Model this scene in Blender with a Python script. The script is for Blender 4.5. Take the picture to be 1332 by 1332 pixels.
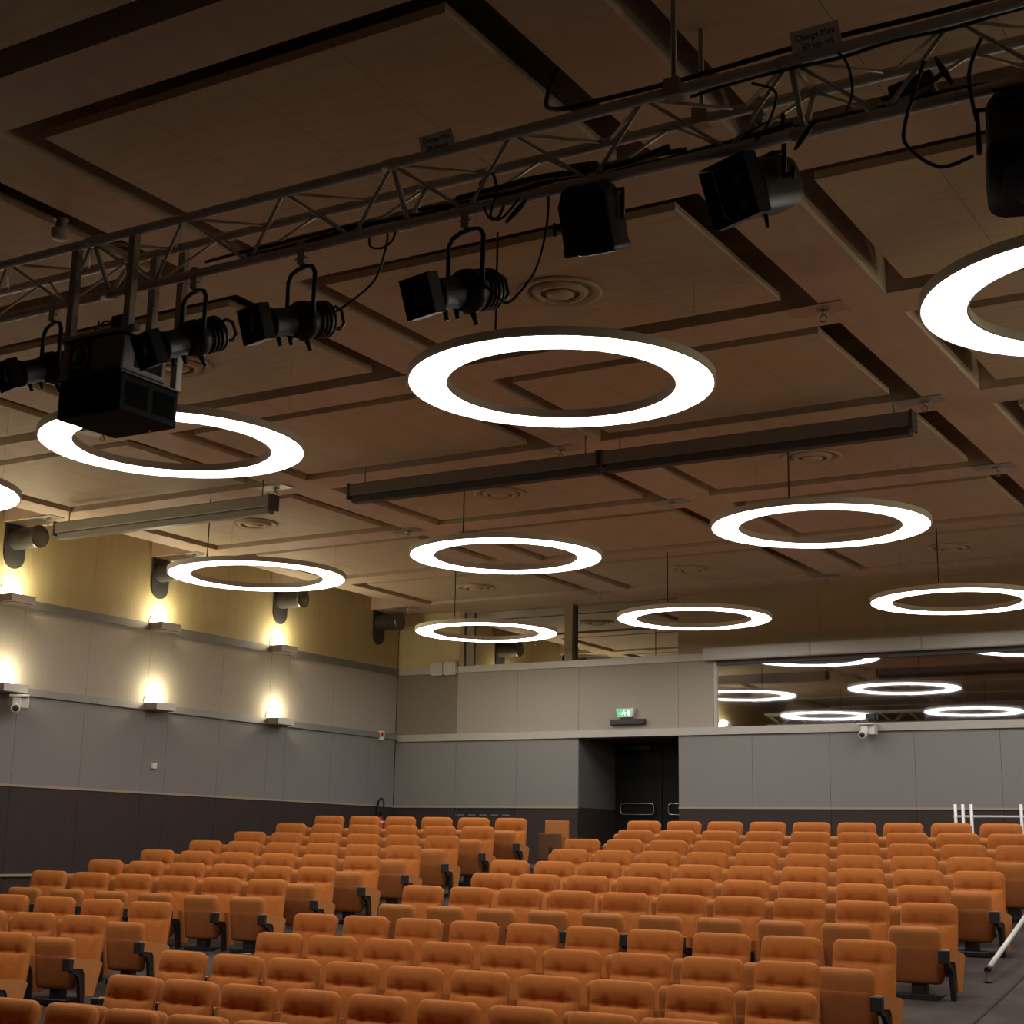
import bpy, bmesh, math, random
from mathutils import Vector, Matrix

random.seed(7)
scene = bpy.context.scene
for o in list(bpy.data.objects):
    bpy.data.objects.remove(o, do_unlink=True)
C = scene.collection
ZO = 1.93            # eye height above the lowest floor (all coordinates below are relative to the eye)

# ------------------------------------------------------------------ camera
F_PX = 1962.82
RIGHT = Vector((0.85852559, 0.51244697, 0.01821843))
UP = Vector((0.09595665, -0.19545932, 0.97600614))
FWD = Vector((-0.50371235, 0.83617806, 0.21697952))
cam_d = bpy.data.cameras.new('camera')
cam_d.sensor_fit = 'HORIZONTAL'
cam_d.sensor_width = 36.0
cam_d.lens = 36.0 * F_PX / 1332.0
cam_d.clip_start = 0.05
cam_d.clip_end = 200
cam = bpy.data.objects.new('camera', cam_d)
C.objects.link(cam)
m = Matrix.Identity(4)
for i in range(3):
    m[i][0], m[i][1], m[i][2] = RIGHT[i], UP[i], -FWD[i]
m[2][3] = ZO
cam.matrix_world = m
scene.camera = cam

# ------------------------------------------------------------------ world, exposure
world = bpy.data.worlds.new('world')
scene.world = world
world.use_nodes = True
bg = world.node_tree.nodes['Background']
bg.inputs[0].default_value = (0.02, 0.018, 0.016, 1)
bg.inputs[1].default_value = 0.2
RING_EMIT = 5.2
SCONCE_W = 5.2
vs = scene.view_settings
vs.view_transform = 'Standard'
vs.look = 'None'
vs.exposure = 1.4
vs.gamma = 1.0
vs.use_curve_mapping = False

# ------------------------------------------------------------------ materials
def mat(name, col, rough=0.6, metal=0.0, var=0.0, scale=8.0, stretch=(1, 1, 1), bump=0.0, bscale=200.0, emit=None, estr=0.0, spec=0.5, coat=0.0):
    mt = bpy.data.materials.new(name)
    mt.use_nodes = True
    nt = mt.node_tree
    b = nt.nodes['Principled BSDF']
    b.inputs['Base Color'].default_value = (*col, 1)
    b.inputs['Roughness'].default_value = rough
    b.inputs['Metallic'].default_value = metal
    b.inputs['Specular IOR Level'].default_value = spec
    if emit:
        b.inputs['Emission Color'].default_value = (*emit, 1)
        b.inputs['Emission Strength'].default_value = estr
    if var > 0 or bump > 0:
        tc = nt.nodes.new('ShaderNodeTexCoord')
        mp = nt.nodes.new('ShaderNodeMapping')
        mp.inputs['Scale'].default_value = stretch
        nt.links.new(tc.outputs['Object'], mp.inputs['Vector'])
    if var > 0:
        n = nt.nodes.new('ShaderNodeTexNoise')
        n.inputs['Scale'].default_value = scale
        n.inputs['Detail'].default_value = 4
        nt.links.new(mp.outputs[0], n.inputs['Vector'])
        r = nt.nodes.new('ShaderNodeValToRGB')
        r.color_ramp.elements[0].position = 0.3
        r.color_ramp.elements[1].position = 0.7
        r.color_ramp.elements[0].color = (*[c * (1 - var) for c in col], 1)
        r.color_ramp.elements[1].color = (*[min(1, c * (1 + var)) for c in col], 1)
        nt.links.new(n.outputs['Fac'], r.inputs[0])
        nt.links.new(r.outputs[0], b.inputs['Base Color'])
    if bump > 0:
        n2 = nt.nodes.new('ShaderNodeTexNoise')
        n2.inputs['Scale'].default_value = bscale
        nt.links.new(mp.outputs[0], n2.inputs['Vector'])
        bp = nt.nodes.new('ShaderNodeBump')
        bp.inputs['Strength'].default_value = bump
        bp.inputs['Distance'].default_value = 0.004
        nt.links.new(n2.outputs['Fac'], bp.inputs['Height'])
        nt.links.new(bp.outputs[0], b.inputs['Normal'])
    return mt

def emat(name, col, strength):
    mt = bpy.data.materials.new(name)
    mt.use_nodes = True
    nt = mt.node_tree
    nt.nodes.remove(nt.nodes['Principled BSDF'])
    e = nt.nodes.new('ShaderNodeEmission')
    e.inputs[0].default_value = (*col, 1)
    e.inputs[1].default_value = strength
    nt.links.new(e.outputs[0], nt.nodes['Material Output'].inputs[0])
    return mt

def glassmat(name, refl, base, tint=(1, 1, 1), rough=0.0):
    mt = bpy.data.materials.new(name)
    mt.use_nodes = True
    nt = mt.node_tree
    nt.nodes.remove(nt.nodes['Principled BSDF'])
    g = nt.nodes.new('ShaderNodeBsdfGlossy')
    g.inputs['Color'].default_value = (*tint, 1)
    g.inputs['Roughness'].default_value = rough
    t = nt.nodes.new('ShaderNodeBsdfTransparent')
    t.inputs[0].default_value = (*base, 1)
    mx = nt.nodes.new('ShaderNodeMixShader')
    mx.inputs[0].default_value = refl
    nt.links.new(t.outputs[0], mx.inputs[1])
    nt.links.new(g.outputs[0], mx.inputs[2])
    nt.links.new(mx.outputs[0], nt.nodes['Material Output'].inputs[0])
    return mt

M = dict(
    fabric=mat('orange_fabric', (0.52, 0.168, 0.035), 0.85, var=0.10, scale=14, bump=0.25, bscale=420, spec=0.25),
    pan=mat('orange_fabric_underside', (0.46, 0.165, 0.042), 0.8, var=0.08, scale=10, bump=0.2, bscale=420, spec=0.25),
    shell=mat('red_brown_shell', (0.37, 0.122, 0.036), 0.7, var=0.08, scale=10, spec=0.25),
    side=mat('orange_side_panel', (0.50, 0.19, 0.05), 0.7, var=0.06, scale=10, spec=0.3),
    blackplastic=mat('black_plastic', (0.018, 0.02, 0.022), 0.45),
    blackmetal=mat('black_metal', (0.012, 0.012, 0.013), 0.5, var=0.2, scale=20),
    lampblack=mat('lamp_black_paint', (0.013, 0.013, 0.014), 0.5, spec=0.3, var=0.2, scale=30),
    lens=mat('lens_glass', (0.01, 0.012, 0.015), 0.05),
    carpet=mat('carpet', (0.085, 0.07, 0.064), 0.95, var=0.22, scale=3.0, bump=0.3, bscale=150, spec=0.1),
    ceilpanel=mat('ceiling_board', (0.585, 0.475, 0.325), 0.65, var=0.09, scale=2.2, stretch=(1, 6, 1), spec=0.3),
    beam=mat('ceiling_beam_veneer', (0.63, 0.485, 0.355), 0.65, var=0.07, scale=2.0, stretch=(4, 1, 1), spec=0.3),
    slab=mat('slab_dark', (0.30, 0.24, 0.17), 0.9),
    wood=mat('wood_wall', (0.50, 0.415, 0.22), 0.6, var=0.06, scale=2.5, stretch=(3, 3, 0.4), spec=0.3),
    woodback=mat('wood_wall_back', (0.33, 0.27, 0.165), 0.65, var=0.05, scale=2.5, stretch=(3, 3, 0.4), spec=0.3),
    beige=mat('beige_fabric_panel', (0.36, 0.325, 0.27), 0.9, var=0.04, scale=20, stretch=(6, 6, 0.5), bump=0.15, bscale=300, spec=0.15),
    beigedark=mat('dark_beige_fabric_panel', (0.22, 0.195, 0.15), 0.9, var=0.04, scale=20, stretch=(6, 6, 0.5), spec=0.15),  # corner panel, darker than the rest of the beige band
    grey=mat('grey_fabric_panel', (0.238, 0.234, 0.22), 0.9, var=0.04, scale=20, stretch=(6, 6, 0.5), bump=0.15, bscale=300, spec=0.15),
    dark=mat('brown_wainscot', (0.045, 0.032, 0.029), 0.7, var=0.08, scale=6, stretch=(4, 4, 0.5), spec=0.3),
    wallbase=mat('wall_joint', (0.11, 0.10, 0.09), 0.9),
    rail=mat('brushed_rail', (0.43, 0.41, 0.375), 0.5, metal=0.3, var=0.06, scale=10, stretch=(1, 1, 8)),
    railshaded=mat('shaded_rail', (0.17, 0.16, 0.15), 0.5, metal=0.2, var=0.06, scale=10, stretch=(1, 1, 8)),  # upper left rail: shadow on its face put into a darker colour
    raillow=mat('mid_rail', (0.25, 0.24, 0.225), 0.5, metal=0.2, var=0.06, scale=10, stretch=(1, 1, 8)),
    jamb=mat('recess_shaded_grey', (0.13, 0.125, 0.12), 0.85),  # grey of the recess sides, darkened to hold the recess shade
    strip=mat('thin_trim', (0.36, 0.29, 0.22), 0.6),
    steel=mat('galvanised_steel', (0.42, 0.40, 0.37), 0.45, metal=0.7, var=0.12, scale=14),
    alu=mat('truss_aluminium', (0.62, 0.57, 0.55), 0.45, metal=0.25, var=0.15, scale=9),
    alubright=mat('truss_brace_aluminium', (0.62, 0.57, 0.48), 0.35, metal=0.4, var=0.1, scale=9),
    postmetal=mat('strut_channel', (0.36, 0.32, 0.28), 0.5, metal=0.2, var=0.12, scale=9),
    ringbody=mat('ring_housing', (0.75, 0.73, 0.66), 0.5),
    ringlight=emat('ring_diffuser', (1.0, 0.965, 0.93), RING_EMIT),
    bulb=emat('sconce_glow', (1.0, 0.90, 0.68), 9.0),
    white=mat('white_plastic', (0.72, 0.70, 0.66), 0.45),
    offwhite=mat('off_white_plastic', (0.50, 0.47, 0.42), 0.5),
    sconce=mat('sconce_shelf', (0.50, 0.46, 0.40), 0.45),
    sconceshade=mat('sconce_underside', (0.16, 0.12, 0.09), 0.6),
    duct=mat('duct_plate', (0.05, 0.05, 0.05), 0.55, metal=0.2),
    ductpipe=mat('duct_pipe', (0.16, 0.15, 0.14), 0.35, metal=0.7),
    screen=mat('screen_housing', (0.22, 0.195, 0.18), 0.5),
    screenlow=mat('screen_valance', (0.07, 0.066, 0.066), 0.6),
    screengrey=mat('screen_housing_grey', (0.34, 0.32, 0.28), 0.45, metal=0.3),
    cable=mat('cable_rubber', (0.012, 0.011, 0.010), 0.5),
    paper=mat('placard', (0.9, 0.84, 0.76), 0.7, var=0.05, scale=12),
    ink=mat('placard_ink', (0.09, 0.035, 0.03), 0.8),
    door=mat('door_dark', (0.009, 0.009, 0.009), 0.55, spec=0.25),
    chrome=mat('chrome_bar', (0.62, 0.60, 0.56), 0.25, metal=0.9),
    green=mat('exit_green', (0.02, 0.30, 0.14), 0.4, emit=(0.05, 0.55, 0.25), estr=0.35),
    exitwhite=mat('exit_white', (0.75, 0.8, 0.75), 0.4, emit=(0.8, 1.0, 0.85), estr=0.45),
    red=mat('red_paint', (0.45, 0.02, 0.015), 0.4),
    projector=mat('projector_case', (0.15, 0.13, 0.11), 0.45, var=0.08, scale=9),
    projbox=mat('projector_lift_box', (0.014, 0.014, 0.015), 0.8, spec=0.12, var=0.1, scale=9),
    projgrille=mat('projector_grille', (0.005, 0.005, 0.005), 0.9, spec=0.05),
    shadedpan=mat('jump_seat_pan_shaded', (0.13, 0.06, 0.025), 0.7),  # brown carries the shadow on the bottom of the pan
    railwhite=mat('white_rail_paint', (0.78, 0.76, 0.74), 0.3),
    winglass=glassmat('control_room_glass', 0.62, (0.35, 0.35, 0.35), (0.95, 0.95, 0.98), 0.022),
    winglass2=glassmat('gallery_glass', 0.52, (0.3, 0.3, 0.3), (0.98, 0.95, 0.9)),
    roomdark=mat('room_behind_glass', (0.02, 0.018, 0.016), 0.9),
)

for k in ('fabric', 'pan'):
    bs = M[k].node_tree.nodes['Principled BSDF']
    bs.inputs['Sheen Weight'].default_value = 0.28
    bs.inputs['Sheen Roughness'].default_value = 0.35
    bs.inputs['Sheen Tint'].default_value = (1.0, 0.55, 0.25, 1)

# ------------------------------------------------------------------ mesh helpers
class MB:
    def __init__(s):
        s.v, s.f, s.sm = [], [], []
    def add(s, vs, fs, smooth=False):
        b = len(s.v)
        s.v += [tuple(v) for v in vs]
        s.f += [tuple(b + i for i in f) for f in fs]
        s.sm += [smooth] * len(fs)
        return s
    def box(s, x0, x1, y0, y1, z0, z1):
        v = [(x, y, z) for z in (z0, z1) for y in (y0, y1) for x in (x0, x1)]
        return s.add(v, [(0, 2, 3, 1), (4, 5, 7, 6), (0, 1, 5, 4), (2, 6, 7, 3), (0, 4, 6, 2), (1, 3, 7, 5)])
    def bbox(s, x0, x1, y0, y1, z0, z1, b=0.01, seg=2):
        bm = bmesh.new()
        bmesh.ops.create_cube(bm, size=1)
        for v in bm.verts:
            v.co = Vector(((x0 + x1) / 2 + v.co.x * (x1 - x0), (y0 + y1) / 2 + v.co.y * (y1 - y0), (z0 + z1) / 2 + v.co.z * (z1 - z0)))
        bmesh.ops.bevel(bm, geom=list(bm.edges), offset=b, segments=seg, affect='EDGES', profile=0.5)
        bm.verts.ensure_lookup_table()
        bm.verts.index_update()
        s.add([v.co[:] for v in bm.verts], [[v.index for v in f.verts] for f in bm.faces])
        bm.free()
        return s
    def tube(s, pts, r, n=8, cap=True):
        pts = [Vector(p) for p in pts]
        rr = r if isinstance(r, (list, tuple)) else [r] * len(pts)
        vs, fs = [], []
        t0 = (pts[1] - pts[0]).normalized()
        a = Vector((0, 0, 1)) if abs(t0.z) < 0.9 else Vector((1, 0, 0))
        nrm = t0.cross(a).normalized()
        for i, p in enumerate(pts):
            if i == 0: t = (pts[1] - pts[0])
            elif i == len(pts) - 1: t = (pts[-1] - pts[-2])
            else: t = (pts[i + 1] - pts[i]).normalized() + (pts[i] - pts[i - 1]).normalized()
            t = t.normalized() if t.length > 1e-9 else t0
            nrm = (nrm - t * nrm.dot(t))
            nrm = nrm.normalized() if nrm.length > 1e-6 else t.orthogonal().normalized()
            bn = t.cross(nrm)
            for k in range(n):
                q = 2 * math.pi * k / n
                vs.append(p + nrm * (math.cos(q) * rr[i]) + bn * (math.sin(q) * rr[i]))
        for i in range(len(pts) - 1):
            for k in range(n):
                k2 = (k + 1) % n
                fs.append((i * n + k, i * n + k2, (i + 1) * n + k2, (i + 1) * n + k))
        s.add(vs, fs, True)
        if cap:
            b = len(s.v) - len(vs)
            s.f.append(tuple(b + k for k in reversed(range(n)))); s.sm.append(False)
            s.f.append(tuple(b + (len(pts) - 1) * n + k for k in range(n))); s.sm.append(False)
        return s
    def lathe(s, prof, n=32, mtx=None, closed=False, smooth=True):
        vs, fs = [], []
        for (r, z) in prof:
            for k in range(n):
                q = 2 * math.pi * k / n
                p = Vector((r * math.cos(q), r * math.sin(q), z))
                vs.append(mtx @ p if mtx else p)
        L = len(prof)
        for i in range(L if closed else L - 1):
            j = (i + 1) % L
            for k in range(n):
                k2 = (k + 1) % n
                fs.append((i * n + k, i * n + k2, j * n + k2, j * n + k))
        return s.add(vs, fs, smooth)
    def prism(s, poly, h0, h1, fn):
        # poly: list of (a,b); fn(a,b,h)->xyz
        n = len(poly)
        vs = [fn(a, b, h0) for a, b in poly] + [fn(a, b, h1) for a, b in poly]
        fs = [tuple(reversed(range(n))), tuple(range(n, 2 * n))]
        fs += [(i, (i + 1) % n, n + (i + 1) % n, n + i) for i in range(n)]
        return s.add(vs, fs)
    def mesh(s, name):
        me = bpy.data.meshes.new(name)
        me.from_pydata(s.v, [], s.f)
        me.polygons.foreach_set('use_smooth', s.sm)
        me.update()
        bm = bmesh.new(); bm.from_mesh(me)
        bmesh.ops.recalc_face_normals(bm, faces=bm.faces)
        bm.to_mesh(me); bm.free()
        return me
    def build(s, name, material, parent=None, label=None):
        o = bpy.data.objects.new(name, s.mesh(name))
        o.data.materials.append(M[material] if isinstance(material, str) else material)
        C.objects.link(o)
        if parent: o.parent = parent
        if label: o['label'] = label
        return o

def empty(name, loc, rz=0.0):
    o = bpy.data.objects.new(name, None)
    o.empty_display_size = 0.1
    C.objects.link(o)
    o.location = loc
    o.rotation_euler = (0, 0, rz)
    return o
def tag(o, label, cat, group=None):
    o['label'] = label; o['category'] = cat
    if group: o['group'] = group
    return o
def struct(o):
    o['kind'] = 'structure'
    return o
def copy_tree(o, parent=None):
    c = o.copy(); C.objects.link(c)
    if parent: c.parent = parent
    for ch in list(o.children):
        copy_tree(ch, c)
    return c
def recentre(o):
    """put a single-mesh thing's origin at its base centre"""
    me = o.data
    xs = [v.co for v in me.vertices]
    lo = Vector((min(v.x for v in xs), min(v.y for v in xs), min(v.z for v in xs)))
    hi = Vector((max(v.x for v in xs), max(v.y for v in xs), max(v.z for v in xs)))
    c = Vector(((lo.x + hi.x) / 2, (lo.y + hi.y) / 2, lo.z))
    me.transform(Matrix.Translation(-c))
    o.location = Vector(o.location) + c
    return o
def project(p):
    p = Vector(p)
    d = p.dot(FWD)
    if d < 0.1: return None
    return 666 + F_PX * p.dot(RIGHT) / d, 666 - F_PX * p.dot(UP) / d
ORD = ['zeroth', 'first', 'second', 'third', 'fourth', 'fifth', 'sixth', 'seventh', 'eighth', 'ninth', 'tenth', 'eleventh', 'twelfth', 'thirteenth', 'fourteenth']
def V(*a): return Vector(a)

# ------------------------------------------------------------------ room constants
XL, XR = -13.86, 1.75          # side walls
YB, YF = 19.60, -3.0           # back wall, wall behind the viewer
ZS = 3.575                     # beam soffit
ZTOP = 4.02                    # slab
SEAT_H = 0.66

TOPS = [(19.6, 0.41), (17.9, 0.41), (17.52, 0.358), (12.6, -0.38), (10.94, -0.60), (7.0, -1.175), (6.4, -1.255), (-3.0, -1.255)]
def ztop(y):
    for (ya, za), (yb, zb) in zip(TOPS, TOPS[1:]):
        if y >= yb: return za + (zb - za) * (y - ya) / (yb - ya)
    return TOPS[-1][1]
XA, LROT, LPITCH = -10.205, math.radians(14.0), 0.52
def lerp_tab(tab, y):
    if y >= tab[0][0]: return tab[0][1]
    for (ya, za), (yb, zb) in zip(tab, tab[1:]):
        if y >= yb: return za + (zb - za) * (y - ya) / (yb - ya)
    return tab[-1][1]
def tilt(y): return lerp_tab([(17.5, 0.0), (12.6, .037), (10.9, .05), (9.3, .055)], y)
def loff(y): return lerp_tab([(17.52, .02), (14.5, .008), (12.6, .008), (10.94, .037), (10.1, .055), (9.3, .06)], y)
def floor_z(x, y):
    if x >= XA: return ztop(y) - SEAT_H
    t = min(1.0, (XA - x) / 3.03)
    ye = y + 0.755 * t
    return ztop(ye) + loff(ye) * min(1.0, t * 12) + tilt(ye) * t - SEAT_H

# ------------------------------------------------------------------ floor
xs = [XL - 0.0, -13.45, -12.6, -11.8, -11.0, XA - .26, XA, -8.8, -6, -3.2, -1.85, XR]
ys = [YF, 3, 6.0, 6.4, 7.0, 7.8, 8.6, 9.4, 10.2, 10.94, 11.8, 12.2, 12.6, 13.4, 14.2, 15, 15.8, 16.6, 17.1, 17.52, 17.9, 18.6, YB + 1.25]
b = MB()
vs = [(x, y, floor_z(x, min(y, YB))) for y in ys for x in xs]
nx = len(xs)
fs = [(j * nx + i, j * nx + i + 1, (j + 1) * nx + i + 1, (j + 1) * nx + i) for j in range(len(ys) - 1) for i in range(nx - 1)]
b.add(vs, fs)
n0 = len(vs)
b.add([(XL, YF, -2.1), (XR, YF, -2.1), (XR, YB + 1.25, -2.1), (XL, YB + 1.25, -2.1)], [(3, 2, 1, 0)])
floor = struct(b.build('floor', 'carpet'))
# carpet joint running up the right-hand aisle
b = MB()
pts = [(-2.98, y, floor_z(-2.98, y) + 0.002) for y in [9.5, 10.2, 10.94, 11.8, 12.6, 14, 16, 17.5]]
for p, q in zip(pts, pts[1:]):
    b.add([(p[0] - .012, p[1], p[2]), (p[0] + .012, p[1], p[2]), (q[0] + .012, q[1], q[2]), (q[0] - .012, q[1], q[2]),
           (p[0] - .012, p[1], p[2] + .004), (p[0] + .012, p[1], p[2] + .004), (q[0] + .012, q[1], q[2] + .004), (q[0] - .012, q[1], q[2] + .004)],
          [(0, 1, 2, 3), (4, 7, 6, 5), (0, 4, 5, 1), (1, 5, 6, 2), (2, 6, 7, 3), (3, 7, 4, 0)])
b.build('carpet_joint', 'roomdark', floor)

# ------------------------------------------------------------------ left wall
wl = struct(MB().box(XL - 0.25, XL - 0.025, YF, YB, -2.1, ZTOP + .1).build('wall_left', 'wallbase'))
seamY = [8.95, 9.25, 9.65, 10.68, 11.65, 12.05, 13.08, 14.11, 14.51, 15.5, 16.5, 16.9, 17.95, 18.9, 19.58]
G = 0.002
bands = [(-2.0, 0.575, 'dark'), (0.60, 1.615, 'grey'), (1.70, 2.625, 'beige'), (2.72, ZTOP, 'wood')]
for (z0, z1, mm) in bands:
    for y0, y1 in zip(seamY, seamY[1:]):
        MB().box(XL - 0.03, XL, y0 + G, y1 - G, z0, z1).build('wall_panel', mm, wl)
    MB().box(XL - 0.03, XL, YF, seamY[0] - G, z0, z1).build('wall_panel', mm, wl)
t = struct(MB().box(XL - 0.03, XL + 0.035, YF, YB, 1.615, 1.70).build('trim_1', 'raillow'))
t = struct(MB().box(XL - 0.03, XL + 0.035, YF, YB, 2.625, 2.72).build('trim_2', 'railshaded'))
t = struct(MB().box(XL - 0.03, XL + 0.012, YF, YB, 0.575, 0.60).build('trim_3', 'strip'))
t = struct(MB().box(XL - 0.03, XL + 0.03, 6.0, 16.0, -0.425, -0.395).build('trim_4', 'strip'))

# right wall and the wall behind the viewer (never in view; they close the hall)
wr = struct(MB().box(XR, XR + 0.2, YF, YB, -2.1, ZTOP + .1).build('wall_right', 'wallbase'))
for (z0, z1, mm) in bands:
    MB().box(XR - 0.03, XR, YF, YB, z0, z1).build('wall_panel', mm, wr)
wf = struct(MB().box(XL, XR, YF - .2, YF, -2.1, ZTOP + .1).build('wall_front', 'dark'))

# ------------------------------------------------------------------ back wall
wb = struct(empty('wall_back', (0, YB, 0)))
DX0, DX1, DZ1, DREC = -10.60, -9.00, 1.565, 20.78
FZ = floor_z(-6, 19)
def wback(name, x0, x1, y0, y1, z0, z1, mm):
    return MB().box(x0, x1, y0 - YB, y1 - YB, z0, z1).build(name, mm, wb)
# solid core around the openings
W2 = (-8.40, -3.70, 1.685, 2.60)     # control room window
W1 = (-12.66, -9.00, 2.72, 3.57)     # gallery window
wback('wall_core', XL, DX0 - .101, YB + .03, YB + .25, -2.1, 2.70, 'wallbase')
wback('wall_core', DX1 + .101, XR, YB + .03, YB + .25, -2.1, 1.68, 'wallbase')
wback('wall_core', DX0, W2[0], YB + .03, YB + .25, DZ1 + .02, 2.70, 'wallbase')
wback('wall_core', W2[1], XR, YB + .03, YB + .25, 1.68, 2.70, 'wallbase')
wback('wall_core', XL, W1[0], YB + .03, YB + .25, 2.70, ZTOP, 'wallbase')
wback('wall_core', W1[1], XR, YB + .03, YB + .25, 2.70, ZTOP, 'wallbase')
seamX = [XL - .003, -12.73, -11.65, DX0, None, DX1, -7.90, -6.80, -5.66, -4.57, -3.47, -2.37, XR - .03]
for a, c in zip(seamX, seamX[1:]):
    if a is None or c is None: continue
    wback('wall_panel', a + G, c - G, YB, YB + .03, 0.595, 1.575, 'grey')
    if a == -12.73:
        wback('wall_panel', a + G, c - G, YB, YB + .03, -2.0, 0.44, 'dark')
    else:
        wback('wall_panel', a + G, c - G, YB, YB + .03, -2.0, 0.57, 'dark')
# niche in the wainscot, its dark opening painted as a black strip
wback('niche_dark_strip', -12.70, -11.66, YB + .012, YB + .03, 0.44, 0.57, 'blackplastic')
for k in range(5):
    wback('niche_bar', -12.68 + k * 0.2, -12.56 + k * 0.2, YB + .004, YB + .012, 0.46, 0.475, 'screen')
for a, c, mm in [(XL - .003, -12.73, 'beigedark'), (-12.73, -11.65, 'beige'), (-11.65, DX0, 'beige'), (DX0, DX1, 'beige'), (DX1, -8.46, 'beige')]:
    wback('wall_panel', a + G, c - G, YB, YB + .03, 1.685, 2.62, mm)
wback('wall_panel', W2[1] + .1, XR - .03, YB, YB + .03, 1.685, 2.62, 'beige')
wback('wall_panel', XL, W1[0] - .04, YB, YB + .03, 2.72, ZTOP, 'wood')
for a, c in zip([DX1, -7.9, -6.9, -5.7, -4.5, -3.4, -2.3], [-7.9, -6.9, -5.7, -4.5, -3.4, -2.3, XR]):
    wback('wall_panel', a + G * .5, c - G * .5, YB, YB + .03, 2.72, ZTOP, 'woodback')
struct(MB().box(XL + .036, XR, YB - .035, YB + .03, 1.58, 1.685).build('trim_5', 'rail'))
struct(MB().box(XL + .036, -8.57, YB - .03, YB + .03, 2.62, 2.72).build('trim_6', 'rail'))
struct(MB().box(XL + .012, DX0, YB - .012, YB + .03, 0.57, 0.595).build('trim_7', 'strip'))
struct(MB().box(DX1, XR, YB - .012, YB + .03, 0.57, 0.595).build('trim_8', 'strip'))

# door recess and double door
dr = struct(empty('door_1', (-9.8, DREC, FZ)))
def drp(name, x0, x1, y0, y1, z0, z1, mm, par=None):
    return MB().box(x0 + 9.8, x1 + 9.8, y0 - DREC, y1 - DREC, z0 - FZ, z1 - FZ).build(name, mm, par or dr)
rec = struct(empty('wall_recess', (-9.8, YB, FZ)))
def rcp(name, x0, x1, y0, y1, z0, z1, mm):
    return MB().box(x0 + 9.8, x1 + 9.8, y0 - YB, y1 - YB, z0 - FZ, z1 - FZ).build(name, mm, rec)
rcp('side_panel', DX0 - .1, DX0, YB + .03, DREC + .1, 0.585, DZ1, 'jamb')
rcp('side_panel', DX0 - .1, DX0, YB + .03, DREC + .1, FZ, 0.585, 'dark')
rcp('side_panel', DX1, DX1 + .1, YB + .03, DREC + .1, 0.585, DZ1, 'jamb')
rcp('side_panel', DX1, DX1 + .1, YB + .03, DREC + .1, FZ, 0.585, 'dark')
rcp('soffit', DX0 - .1, DX1 + .1, YB + .03, DREC + .1, DZ1, DZ1 + .02, 'dark')
rcp('end_wall', DX0 - .1, DX1 + .1, DREC + .1, DREC + .15, FZ, DZ1, 'door')
drp('door_frame', DX0, DX1, DREC + .04, DREC + .08, 1.46, DZ1, 'door')
drp('door_closer', DX0 + .12, DX0 + .62, DREC - .06, DREC + .0, 1.475, 1.535, 'blackplastic')
for x0, x1 in ((DX0 + .005, -9.815), (-9.805, DX1 - .005)):
    leaf = drp('door_leaf', x0, x1, DREC, DREC + .05, FZ + .01, 1.455, 'door')
    hx0, hx1 = x0 + .12, x1 - .11
    pts = []
    z0, z1, rr = 0.515, 0.675, 0.035
    for (cx, cz, a0) in ((hx1 - rr, z1 - rr, 0), (hx0 + rr, z1 - rr, 90), (hx0 + rr, z0 + rr, 180), (hx1 - rr, z0 + rr, 270)):
        for q in (0, 45, 90):
            a = math.radians(a0 + q)
            pts.append((cx + rr * math.cos(a) + 9.8, -.055, cz + rr * math.sin(a) - FZ))
    pts.append(pts[0])
    bar = MB().tube(pts, 0.009, 6, cap=False)
    for hx in (hx0, hx1):
        bar.tube([(hx + 9.8, -.055, (z0 + z1) / 2 - FZ), (hx + 9.8, 0, (z0 + z1) / 2 - FZ)], 0.008, 6)
    bar.build('push_bar', 'chrome', leaf)

# gallery window (upper)
w1 = struct(empty('window_1', (-10.8, YB, 2.72)))
def w1p(name, x0, x1, y0, y1, z0, z1, mm):
    return MB().box(x0 + 10.8, x1 + 10.8, y0 - YB, y1 - YB, z0 - 2.72, z1 - 2.72).build(name, mm, w1)
w1p('post', -12.70, -12.62, YB - .02, YB + .1, 2.72, ZTOP, 'woodback')
w1p('post', -12.60, -12.46, YB + .02, YB + .09, 2.72, 3.60, 'screen')
w1p('mullion', -10.83, -10.70, YB - .04, YB + .08, 2.72, 3.60, 'woodback')
w1p('mullion_edge', -10.698, -10.67, YB + .0, YB + .06, 2.72, 3.60, 'screenlow')
w1p('head_rail', -12.62, W1[1], YB - .01, YB + .06, 3.55, 3.62, 'woodback')
w1p('wall_above', -12.62, W1[1], YB + .0, YB + .1, 3.62, ZTOP, 'woodback')
w1p('pane', -12.46, -10.83, YB + .045, YB + .055, 2.72, 3.56, 'winglass2')
w1p('pane', -10.67, W1[1], YB + .045, YB + .055, 2.72, 3.56, 'winglass2')
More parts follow.
